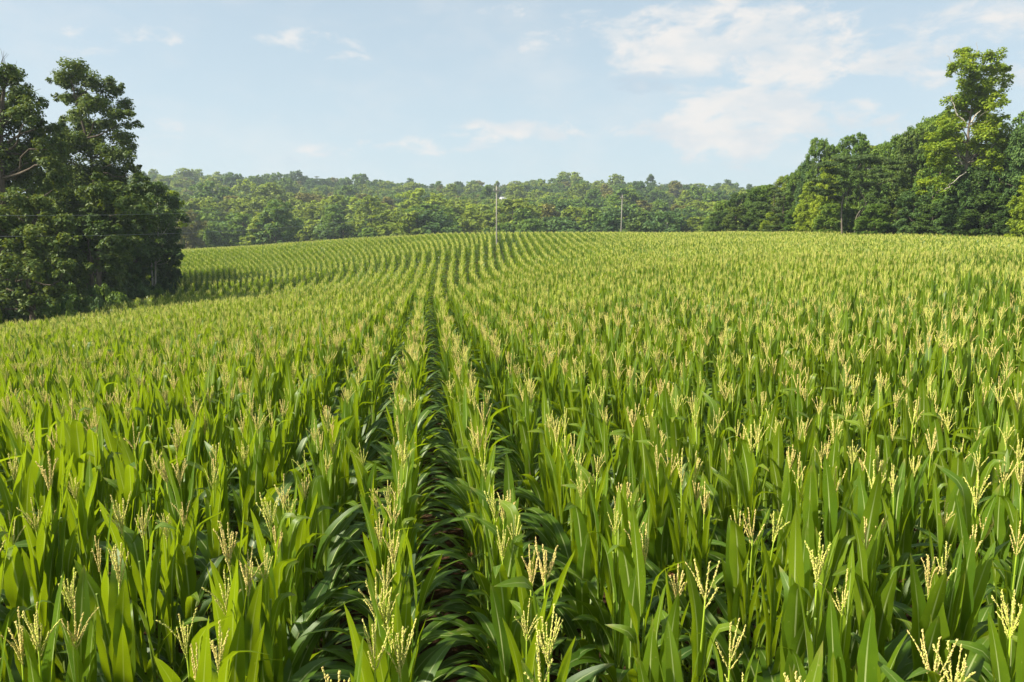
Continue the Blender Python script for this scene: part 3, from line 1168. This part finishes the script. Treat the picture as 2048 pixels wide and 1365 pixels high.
r5, b5 = pixel_tree('forked_tree', 'rounded end tree of the grove on two bare pale trunks', 'tree', 309, 77,
           [(312, 392, 26), (338, 412, 22), (346, 440, 20), (350, 475, 18), (300, 430, 34), (325, 455, 34), (290, 475, 34), (330, 500, 26),
            (345, 510, 16), (300, 510, 24), (280, 440, 26), (352, 500, 12)],
           None, 'dark', M_PALE, .28, 1.3, .12, [(311, 560), (311, 520), (318, 450), (315, 405)], 15, G_L, 1.0)
t2 = Acc()
tube(t2, np.array([ground_at(306, 77) - [0, 0, .2], at(305, 560, 77), at(303, 530, 77), at(298, 470, 77)]) - b5, [.12, .10, .09, .04], 7)
link_obj('trunk', t2.mesh('trunk', [M_PALE]), r5)
pixel_tree('lime_tree', 'bright yellow green tree lit behind the end of the grove', 'tree', 345, 84,
           [(332, 398, 20), (350, 412, 15), (358, 432, 13), (320, 392, 18), (362, 455, 10), (340, 440, 22)],
           None, 'lime', M_BARK, .28, 1.3, .15, None, 16, G_L, .5)
pixel_tree('forked_tree', 'slender forked tree with bare crooked limbs under the grove', 'tree', 181, 56,
           [(165, 470, 26), (208, 480, 26), (190, 450, 26), (150, 455, 22), (225, 465, 20)],
           None, 'dark', M_BARK, .26, 1.0, .17, [(183, 555), (186, 540), (178, 500), (174, 460)], 17, G_L, .5)
for k, (px, d, a, b) in enumerate(((233, 68, (232, 560), (228, 470)), (243, 70, (246, 555), (252, 500)), (263, 72, (262, 560), (272, 490)))):
    pixel_tree('slim_tree', ['slim straight understory trunk left of a leaning pair in the grove shade', 'slim upright understory tree in the middle of the shaded grove edge',
                             'slim understory tree leaning right in the grove shade'][k], 'tree', px, d,
               [(b[0], b[1], 22), (b[0] + 12, b[1] + 14, 18), (b[0] - 12, b[1] + 8, 18)], None, 'dark', M_TRUNK, .26, .9, .085, [a, b], 20 + k, G_L, .5)
SH = [(150, 53, 560, 60, 'mid'), (178, 56, 566, 60, 'bluish'), (212, 60, 566, 55, 'mid'), (238, 64, 572, 50, 'dark'), (264, 68, 566, 50, 'bluish'), (120, 49, 575, 60, 'bluish'),
      (290, 72, 556, 46, 'dark'), (5, 43.5, 590, 40, 'lime'), (325, 78, 548, 40, 'dark'), (348, 82, 535, 36, 'dark'), (135, 47.5, 600, 46, 'mid'), (200, 55.5, 584, 40, 'dark'), (85, 46, 600, 50, 'dark'), (165, 51, 585, 60, 'dark'), (225, 58, 582, 60, 'mid'), (250, 62, 584, 55, 'dark'), (278, 67, 578, 50, 'dark'), (305, 72.5, 574, 40, 'mid'), (330, 76, 566, 44, 'dark'), (40, 44.5, 606, 60, 'dark'), (105, 46.5, 606, 50, 'mid'), (190, 52.5, 592, 50, 'bluish')]
SHL = ['leafy shrub', 'blue green shrub', 'bushy shrub', 'dark shrub']
SHRUBV = []
for k in range(3):
    r = np.random.default_rng(90 + k)
    C = [(r.uniform(-.9, .9), r.uniform(-.9, .9), r.uniform(.4, 1.7), r.uniform(.5, .8), .8) for _ in range(9)]
    T, A = Acc(), Acc()
    for c in C:
        tube(T, bend_path((0, 0, -.1), c[:3], r, 5, .08), .05 * np.linspace(1, .3, 5), 4)
    leaf_cloud(A, C, .24, 1.0, r)
    SHRUBV.append((T.mesh('stem', [M_BARK]), A.mesh('foliage', [FOL['mid']])))
SHN = {'mid': 'fresh green', 'bluish': 'blue green', 'dark': 'dark green', 'lime': 'bright yellow green'}
SH.sort()
cnt = {}
for k, (px, d, ytop, wpx, fol) in enumerate(SH):
    g = ground_at(px, d)
    ht = max(1.6, at(px, ytop, d)[2] - g[2])
    wd = wpx / F * d
    root = link_obj('shrub', None, None, tuple(g), (0, 0, k * 1.9), (wd / 3.0, wd / 3.0, ht / 2.3))
    tm, cm = SHRUBV[k % 3]
    link_obj('stem', tm, root)
    set_mat(link_obj('foliage', cm, root), FOL[fol])
    tag(root, '%s shrub at the foot of the left grove, %s shrub from the left' % (SHN[fol], ordn(k + 1)), 'shrub', 'shrubs along the foot of the grove')
for k, (px, d, ytop, wpx, var, fol) in enumerate([(-60, 70, 250, 200, 0, 'dark'), (60, 74, 300, 170, 2, 'oak'), (150, 80, 340, 160, 0, 'dark'),
                                                  (235, 84, 360, 140, 2, 'oak'), (290, 90, 390, 110, 0, 'dark'), (10, 60, 350, 170, 1, 'dark'), (100, 64, 400, 140, 2, 'dark'), (236, 70, 425, 110, 0, 'dark'), (272, 76, 425, 95, 2, 'dark'), (128, 55, 430, 110, 2, 'oak'), (338, 82, 428, 60, 0, 'dark'), (205, 66, 380, 130, 2, 'oak')]):
    g = ground_at(px, d)
    place_tree('oak_tree', 'dark tree deep in the left grove behind the edge trees, %s from the left' % ordn([1, 3, 6, 8, 11, 2, 4, 9, 10, 5, 12, 7][k]), g[0], d, at(px, ytop, d)[2] - g[2], wpx / F * d, var, fol, 300 + k, G_L)

# ------------------------------------------------------------------ right wood
G_R = 'trees of the wood right of the field'
rp, bp = pixel_tree('poplar_tree', 'tallest bright green poplar of the right wood with pale bare limbs', 'tree', 1928, 82,
           [(1925, 108, 13), (1934, 124, 15), (1915, 138, 14), (1938, 146, 17), (1905, 145, 8), (1988, 124, 17), (2004, 143, 14), (1978, 148, 13), (2012, 158, 9),
            (1992, 172, 16), (1955, 172, 20), (1935, 182, 18), (1975, 194, 18), (2000, 190, 11), (1918, 200, 18), (1948, 210, 22), (1985, 218, 18), (1922, 232, 18),
            (1960, 236, 22), (1905, 222, 13), (1990, 240, 14), (1970, 258, 18), (1905, 256, 16), (1985, 272, 18), (1962, 284, 15), (2004, 262, 14), (1998, 296, 13),
            (1972, 304, 13), (1880, 268, 13), (1862, 284, 12), (1850, 300, 9), (1884, 298, 14), (1905, 286, 14), (1918, 302, 9), (1872, 318, 12), (1893, 322, 10),
            (1848, 374, 12), (1866, 364, 11), (1878, 376, 9), (1842, 388, 8), (1898, 348, 8), (1890, 360, 6), (1990, 318, 10), (1968, 268, 20), (1990, 287, 18), (2010, 280, 15), (1952, 300, 13), (1985, 312, 15), (2010, 305, 13), (2024, 290, 14),
            (1905, 272, 15), (1890, 250, 13), (1870, 302, 13), (1902, 312, 13), (1885, 335, 12), (1860, 330, 10), (1990, 335, 12), (1965, 330, 11)],
           [1.2], 'poplar', M_TRUNK, .24, 1.05, .22, [(1931, 420), (1932, 345), (1935, 290), (1938, 250), (1944, 215), (1948, 170), (1936, 120)], 31, G_R, .8, .8, .5, limb_ymax=320)
rr_ = np.random.default_rng(5)
for path, w0 in (([(1934, 248), (1922, 236), (1913, 228), (1909, 212), (1904, 198), (1899, 187)], .13), ([(1943, 246), (1950, 232), (1962, 221)], .16),
                 ([(1981, 296), (1988, 288), (1998, 282)], .09), ([(1925, 330), (1920, 324), (1917, 310)], .09), ([(1912, 150), (1902, 136), (1899, 120), (1893, 110)], .06),
                 ([(1953, 120), (1954, 95), (1955, 84)], .045), ([(2000, 122), (2003, 108), (2007, 100)], .045), ([(1900, 372), (1890, 380), (1875, 382)], .08), ([(1932, 345), (1908, 362), (1895, 372)], .09)):
    P = smooth_path(np.array([at(a, b, 81.0) for a, b in path]) - bp, rr_)
    dl = Acc()
    tube(dl, P, w0 * .75 * np.linspace(1, .35, len(P)), 5)
    link_obj('bare_limb', dl.mesh('bare_limb', [M_PALE]), rp)
iv = Acc()
leaf_cloud(iv, [(*(at(1930 + q, yy, 81.7) - bp), .75, 1.2) for q, yy in ((0, 352), (1, 368), (-2, 384), (1, 400), (0, 416), (-3, 432), (2, 448), (-8, 440), (8, 455))], .24, 1.3, np.random.default_rng(6))
link_obj('ivy', iv.mesh('ivy', [FOL['bluish']]), rp)

pixel_tree('pine_tree', 'flat topped pine with layered spreading boughs in the right wood', 'pine', 1685, 96,
           [(1655, 331, 20, .30), (1690, 322, 24, .26), (1728, 320, 26, .26), (1762, 326, 24, .28), (1790, 338, 16, .3), (1676, 346, 22, .3), (1640, 362, 18, .32), (1712, 350, 20, .28),
            (1756, 352, 22, .28), (1690, 372, 22, .3), (1650, 388, 18, .3), (1670, 400, 18, .35), (1735, 372, 18, .3), (1780, 362, 16, .3), (1630, 380, 12, .4), (1705, 398, 14, .35)],
           None, 'pine', M_TRUNK, .34, 1.6, .13, [(1683, 430), (1684, 400), (1700, 360), (1722, 328)], 32, G_R, 1.2, .26, .5)
sn = Acc()
d_ = 94.5
bs = ground_at(1708, d_)
for path, w0 in (([(1708, 468), (1711, 435), (1722, 420), (1733, 410), (1727, 395), (1718, 378), (1709, 360)], .15), ([(1722, 420), (1718, 400), (1727, 388)], .09),
                 ([(1733, 410), (1722, 425), (1712, 440)], .10), ([(1718, 378), (1712, 352), (1704, 346)], .06)):
    P = np.array([at(a, b, d_) for a, b in path]) - bs
    if path[0][1] > 465:
        P[0] = (0, 0, -.2)
    P = smooth_path(P, rr_)
    tube(sn, P, w0 * .5 * np.linspace(1, .35, len(P)), 5)
o = link_obj('dead_tree', sn.mesh('dead_tree', [M_TRUNK]), None, tuple(bs))
tag(o, 'bare crooked dead tree standing before the flat topped pine', 'tree')

RW = [(2050, 205, 97, 95, 1, 'mid'), (2036, 246, 79, 84, 0, 'bluish'), (2046, 352, 73, 62, 3, 'lime'), (1990, 292, 90, 100, 2, 'dark'), (1868, 226, 96, 84, 1, 'mid'),
      (1842, 236, 101, 64, 0, 'mid'), (1812, 262, 101, 62, 2, 'oak'), (1785, 274, 106, 56, 3, 'mid'), (1744, 288, 112, 34, 5, 'bluish'), (1718, 284, 115, 50, 4, 'mid'),
      (1690, 270, 116, 58, 0, 'mid'), (1655, 292, 122, 46, 1, 'mid'), (1628, 279, 122, 46, 0, 'mid'), (1602, 322, 126, 36, 4, 'bluish'), (1580, 346, 130, 40, 2, 'mid'),
      (1546, 364, 130, 52, 5, 'pine'), (1508, 376, 138, 44, 2, 'mid'), (1478, 388, 150, 50, 0, 'dark'), (1446, 402, 155, 46, 2, 'mid'),
      (1962, 388, 80.5, 84, 2, 'dark'), (1902, 392, 84, 70, 0, 'bluish'), (1862, 408, 86, 62, 2, 'dark'), (1822, 384, 89, 62, 0, 'bluish'), (1782, 378, 93, 58, 2, 'oak'),
      (1646, 324, 106, 52, 3, 'lime'), (1610, 366, 110, 46, 3, 'lime'), (1563, 384, 118, 74, 6, 'pine'), (1518, 404, 126, 52, 0, 'dark'), (1472, 414, 136, 50, 2, 'oak'),
      (1434, 424, 146, 44, 0, 'dark'), (1740, 408, 92, 56, 2, 'mid'), (1700, 418, 98, 50, 0, 'dark'), (1655, 408, 103, 50, 2, 'mid'), (1590, 414, 113, 44, 0, 'mid'),
      (1545, 424, 121, 44, 2, 'lime'), (1940, 330, 95, 110, 0, 'dark'), (1760, 330, 108, 70, 0, 'dark'), (1880, 300, 103, 90, 0, 'dark'), (2020, 400, 77, 60, 0, 'dark'), (2075, 280, 84, 90, 2, 'dark'),
      (1640, 350, 125, 60, 0, 'dark'), (1685, 330, 122, 60, 2, 'dark'), (1585, 372, 134, 50, 0, 'dark'), (2110, 300, 75, 110, 0, 'mid'), (1420, 436, 152, 34, 2, 'mid'), (1795, 330, 120, 70, 0, 'oak'), (1765, 286, 111, 70, 0, 'mid'), (1802, 268, 109, 70, 2, 'mid'), (1736, 292, 119, 64, 2, 'hill'), (1606, 326, 131, 50, 0, 'mid'), (1832, 246, 106, 70, 2, 'mid'), (1572, 352, 138, 56, 0, 'hill'), (1530, 370, 142, 56, 2, 'mid'), (1850, 330, 112, 80, 0, 'dark'), (1915, 280, 108, 90, 2, 'oak'), (1975, 285, 104, 90, 0, 'dark'), (2030, 330, 100, 80, 2, 'oak')]
FN = {'mid': 'fresh green', 'bluish': 'blue green', 'dark': 'dark green', 'lime': 'bright yellow green', 'oak': 'dull green', 'pine': 'dark needled',
      'hill':   mat_foliage('leaves_hill', (0.034, 0.062, 0.010), (0.078, 0.122, 0.015), (0.135, 0.180, 0.022), 0.30),
    'brown': 'brownish green', 'hill': 'light green', 'olive': 'olive green', 'poplar': 'bright green'}
RW.sort()
cnt = {}
for k, (px, ytop, d, wpx, var, fol) in enumerate(RW):
    g = ground_at(px, d)
    pn = var >= 5
    cnt[(fol, pn)] = cnt.get((fol, pn), 0) + 1
    place_tree('pine_tree' if pn else 'broadleaf_tree', '%s %s in the right wood, %s of that colour from the left' % (FN[fol], 'pine' if pn else 'tree', ordn(cnt[(fol, pn)])),
               g[0], d, at(px, ytop, d)[2] - g[2], wpx / F * d * (1.35 if var in (1, 3, 4) else 1.18), var, fol, 400 + k, G_R, cat='pine' if pn else 'tree')

# ------------------------------------------------------------------ far forest
FARV = []
for k in range(6):
    T, A = broad_variant(160 + k, 16.0, 6.0, .85, 1.0, 22, .08, ['round', 'round', 'tall', 'round', 'tall', 'round'][k], 3)
    FARV.append((T.mesh('trunk', [M_BARK]), A.mesh('crown', [FOL['mid']]), T, A))
for k in range(2):
    T, A = pine_variant(180 + k, 16.0, 4.2, .85, 1.2, 9)
    FARV.append((T.mesh('trunk', [M_BARK]), A.mesh('crown', [FOL['pine']]), T, A))
rf = np.random.default_rng(77)
HOUSE_D, HOUSE_PX = 600.0, 1007
hx = (HOUSE_PX - PW / 2) / F * HOUSE_D
FT = []
d = 214.0
while d < 720:
    sp = 10.2 if d > 300 else 11.0
    xx = np.arange(-.62 * d, .46 * d, sp)
    for x in xx:
        x2, y2 = x + rf.uniform(-.42, .42) * sp, d + rf.uniform(-.42, .42) * sp
        FT.append((x2, y2))
    d += sp * (1.0 if d < 330 else 1.15)
FT = np.array(FT)
fz = H(FT[:, 0], FT[:, 1])
nk = vnoise(FT[:, 0], FT[:, 1], 45.0, 21) * .75 + vnoise(FT[:, 0], FT[:, 1], 14.0, 22) * .25
fh = rf.uniform(12.0, 20.0, len(FT)) * (1.0 + .28 * (rf.random(len(FT)) < .08))
fh = np.where(FT[:, 1] < 235, fh * .85, fh)
txh = FT[:, 0] / FT[:, 1]
# keep the view of the house open
th = hx / HOUSE_D
zh = h1(hx, HOUSE_D)
line = CZ + (zh + 3.2 - CZ) * FT[:, 1] / HOUSE_D
block = (np.abs(FT[:, 0] - th * FT[:, 1]) < 6.5) & (FT[:, 1] < HOUSE_D + 9) & (FT[:, 1] > 240)
fh = np.where(block, np.minimum(fh, line - fz - .5), fh)
ok = fh > 5.0
near_house = (np.abs(FT[:, 0] - hx) < 12) & (np.abs(FT[:, 1] - HOUSE_D) < 10)
ok &= ~near_house
FT, fz, nk, fh, txh = FT[ok], fz[ok], nk[ok], fh[ok], txh[ok]
kinds = []
for q in range(len(FT)):
    u = nk[q] + rf.normal(0, .12)
    if u < .20:
        kinds.append(('dark', int(rf.integers(0, 6))))
    elif u < .27:
        kinds.append(('pine', int(rf.integers(6, 8))))
    elif u < .34:
        kinds.append(('bluish', int(rf.integers(0, 6))))
    elif u < .52:
        kinds.append(('mid', int(rf.integers(0, 6))))
    elif u < .55:
        kinds.append(('brown', int(rf.integers(0, 6))))
    elif u < .74:
        kinds.append(('hill', int(rf.integers(0, 6))))
    else:
        kinds.append(('lime', int(rf.integers(0, 6))))
fdist = np.hypot(FT[:, 0], FT[:, 1])
inview = (txh > -.50) & (txh < .34)
order = np.argsort(np.where(inview, fdist, 1e9))
ind = order[:300]
is_ind = np.zeros(len(FT), bool)
is_ind[ind] = True
cnt = {}
for q in sorted(ind, key=lambda i: txh[i]):
    fol, var = kinds[q]
    pn = var >= 6
    band = 'front edge' if FT[q][1] < 232 else 'lower slope'
    key = (fol, pn, band)
    cnt[key] = cnt.get(key, 0) + 1
    wid = fh[q] * rf.uniform(.55, .88)
    pale = rf.random() < (.30 if FT[q][1] < 232 else .06)
    place_tree('pine_tree' if pn else 'broadleaf_tree', '%s %s on far forest %s, %s of its colour from left' % (FN[fol], 'pine' if pn else 'tree', band, ordn(cnt[key])),
               FT[q][0], FT[q][1], fh[q], wid, var, fol, 5000 + int(q), 'trees of the far forest', M_PALE if pale else None,
               [(a, b) for a, b, _, _ in FARV], cat='pine' if pn else 'tree')
fsrc = bpy.data.collections.new('forest_sources')
FKEY = {}
for fol in ('dark', 'bluish', 'mid', 'brown', 'hill', 'lime', 'pine'):
    for var in range(8):
        if (fol == 'pine') != (var >= 6):
            continue
        A = Acc()
        A.merge(FARV[var][2], None, (0, 0, 0), 0)
        A.merge(FARV[var][3], None, (0, 0, 0), 1)
        o = bpy.data.objects.new('f%03d' % len(FKEY), A.mesh('far_tree', [M_BARK, FOL[fol]]))
        fsrc.objects.link(o)
        FKEY[(fol, var)] = len(FKEY)
rs = np.where(~is_ind)[0]
forest = scatter('forest', np.c_[FT, fz][rs], np.stack([np.zeros(len(rs)), np.zeros(len(rs)), rf.uniform(0, 6.28, len(rs))], 1),
                 fh[rs] / 16.0, [FKEY[kinds[q]] for q in rs], fsrc)
tag(forest, 'distant mixed green forest covering the ridge up to the skyline', 'forest', kind='stuff')
print('far trees', len(FT))

# ------------------------------------------------------------------ house on the ridge
M_WHITE = mat_simple('white_siding', (0.70, 0.69, 0.66), (0.80, 0.79, 0.77), 3.0, 0.6, 0.3, bump=False)
M_ROOF = mat_simple('pale_metal_roof', (0.42, 0.43, 0.44), (0.52, 0.53, 0.54), 2.0, 0.45, 0.5, bump=False)
M_GLASS = mat_simple('window_glass', (0.03, 0.04, 0.05), (0.05, 0.06, 0.07), 2.0, 0.15, 0.5, bump=False)


def box(acc, x0, x1, y0, y1, z0, z1):
    V = [(x, y_, z) for x in (x0, x1) for y_ in (y0, y1) for z in (z0, z1)]
    acc.add(V, [(0, 1, 3, 2), (4, 6, 7, 5), (0, 4, 5, 1), (2, 3, 7, 6), (0, 2, 6, 4), (1, 5, 7, 3)])


hr = link_obj('house', None, None, (hx, HOUSE_D, zh), (0, 0, R(38)), .6)
tag(hr, 'small white house with pale roof among the trees on the far ridge', 'house')
A = Acc()
box(A, -5, 5, -3.5, 3.5, -1, 5.6)
A.add([(-5, -3.5, 5.6), (-5, 3.5, 5.6), (-5, 0, 7.8), (5, -3.5, 5.6), (5, 3.5, 5.6), (5, 0, 7.8)], None, [(0, 2, 1), (3, 4, 5)])
link_obj('wall', A.mesh('wall', [M_WHITE], False), hr)
A = Acc()
for s_ in (-1, 1):
    A.add([(-5.5, s_ * 4.0, 5.35), (5.5, s_ * 4.0, 5.35), (5.5, 0, 7.95), (-5.5, 0, 7.95), (-5.5, s_ * 4.0, 5.5), (5.5, s_ * 4.0, 5.5), (5.5, 0, 8.1), (-5.5, 0, 8.1)],
          [(0, 1, 2, 3), (4, 5, 6, 7), (0, 1, 5, 4), (1, 2, 6, 5), (3, 0, 4, 7)])
link_obj('roof', A.mesh('roof', [M_ROOF], False), hr)
A = Acc()
box(A, -.5, .5, -.03, .03, 0, 1.4)
wm = A.mesh('window', [M_GLASS], False)
for wx in (-3.2, 0.0, 3.2):
    for wz in (1.0, 3.6):
        link_obj('window', wm, hr, (wx, -3.52, wz))

# ------------------------------------------------------------------ power line
def utility_pole(x, yv, ztop, label, arm_rot, lean=0.0):
    g = h1(x, yv)
    hgt = ztop - g
    root = link_obj('utility_pole', None, None, (x, yv, g), (0, lean, 0))
    tag(root, label, 'utility pole', 'wooden poles of the power line')
    A = Acc()
    tube(A, [(0, 0, -.3), (0, 0, hgt * .5), (.01, 0, hgt)], [.115, .10, .08], 10)
    link_obj('pole', A.mesh('pole', [M_POLE]), root)
    B = Acc()
    box(B, -.42, .42, -.15, -.05, hgt - .62, hgt - .50)
    arm = link_obj('crossarm', B.mesh('crossarm', [M_POLE], False), root, None, (0, 0, arm_rot))
    C = Acc()
    tube(C, [(0, 0, 0), (0, 0, .06), (0, 0, .10), (0, 0, .18)], [.04, .06, .035, .05], 8)
    im = C.mesh('insulator', [M_CERAM])
    for q in (-.36, .36):
        link_obj('insulator', im, arm, (q, -.10, hgt - .50))
    link_obj('insulator', im, root, (0.01, 0, hgt))
    return np.array([x, yv, ztop + .17])


p1 = at(992, 373, 93)
g1 = ground_at(993.5, 93)
T1 = utility_pole(g1[0], 93, p1[2], 'wooden utility pole with a small crossarm standing in the corn at the field centre', R(8))
p2 = at(1243.5, 391, 138)
T2 = utility_pole(p2[0], 138, p2[2], 'farther wooden utility pole rising behind the crest of the corn field', R(20), R(.6))


def wire(pts, label):
    A = Acc()
    tube(A, pts, np.full(len(pts), .0065), 4)
    o = link_obj('power_line', A.mesh('power_line', [M_WIRE]))
    tag(o, label, 'wire', 'wires of the power line')


E = np.array([-37.6, 29.8])
t = np.linspace(0, 1.15, 40)
lx = T1[0] + (E[0] - T1[0]) * t / 1.15
ly = T1[1] + (E[1] - T1[1]) * t / 1.15
za = T1[2] - 10.34 * t + 4.67 * t * t
zb = T1[2] - 1.5 - 11.06 * t + 5.77 * t * t
zb[0] = T1[2] - 1.5
wire(np.stack([lx, ly, za], 1), 'upper thin wire running left from the pole before the dark grove')
wire(np.stack([lx + .16, ly, zb], 1), 'lower thin wire running left from the pole before the dark grove')
T3 = utility_pole(lx[-1], ly[-1], za[-1] - .17, 'wooden utility pole just outside the left edge carrying the two wires', R(60))
t = np.linspace(0, 1, 24)
P = T1 + (T2 - T1) * t[:, None]
P[:, 2] -= 4 * t * (1 - t) * .9
wire(P, 'thin wire strung between the two poles at the field centre')

# weeds that have overgrown the gap by the pole
wg = ground_at(1014, 98)
A = Acc()
r = np.random.default_rng(41)
for k in range(150):
    L_ = corn_leaf(seg=5, cross=3, seed=600 + k, L=r.uniform(.9, 1.5), W=.12, a0=R(r.uniform(2, 14)), a1=R(r.uniform(20, 70)), p=1.8)
    A.merge(L_, rotz(r.uniform(0, 6.28), 1.0), (r.uniform(-1.4, 1.4), r.uniform(-2.2, 2.2), r.uniform(.1, 1.7)))
wr = link_obj('weed_clump', None, None, tuple(wg))
tag(wr, 'dark green clump of tall weeds right of the pole base in the corn', 'weeds')
link_obj('foliage', A.mesh('foliage', [FOL['dark']]), wr)

# ------------------------------------------------------------------ haze
hm = bpy.data.materials.new('air_haze')
hm.use_nodes = True
q = NT(hm.node_tree)
pv = q.node('ShaderNodeVolumePrincipled')
pv.inputs['Color'].default_value = (0.80, 0.90, 1.0, 1)
pv.inputs['Density'].default_value = 0.00030
pv.inputs['Anisotropy'].default_value = 0.2
ho = q.node('ShaderNodeOutputMaterial')
q.link(pv.outputs[0], ho.inputs['Volume'])
A = Acc()
box(A, -905, 905, -205, 1305, -30, 85)
hz = link_obj('haze', A.mesh('haze', [hm], False))
tag(hz, 'thin pale summer haze over the field and far forest', 'haze', kind='stuff')
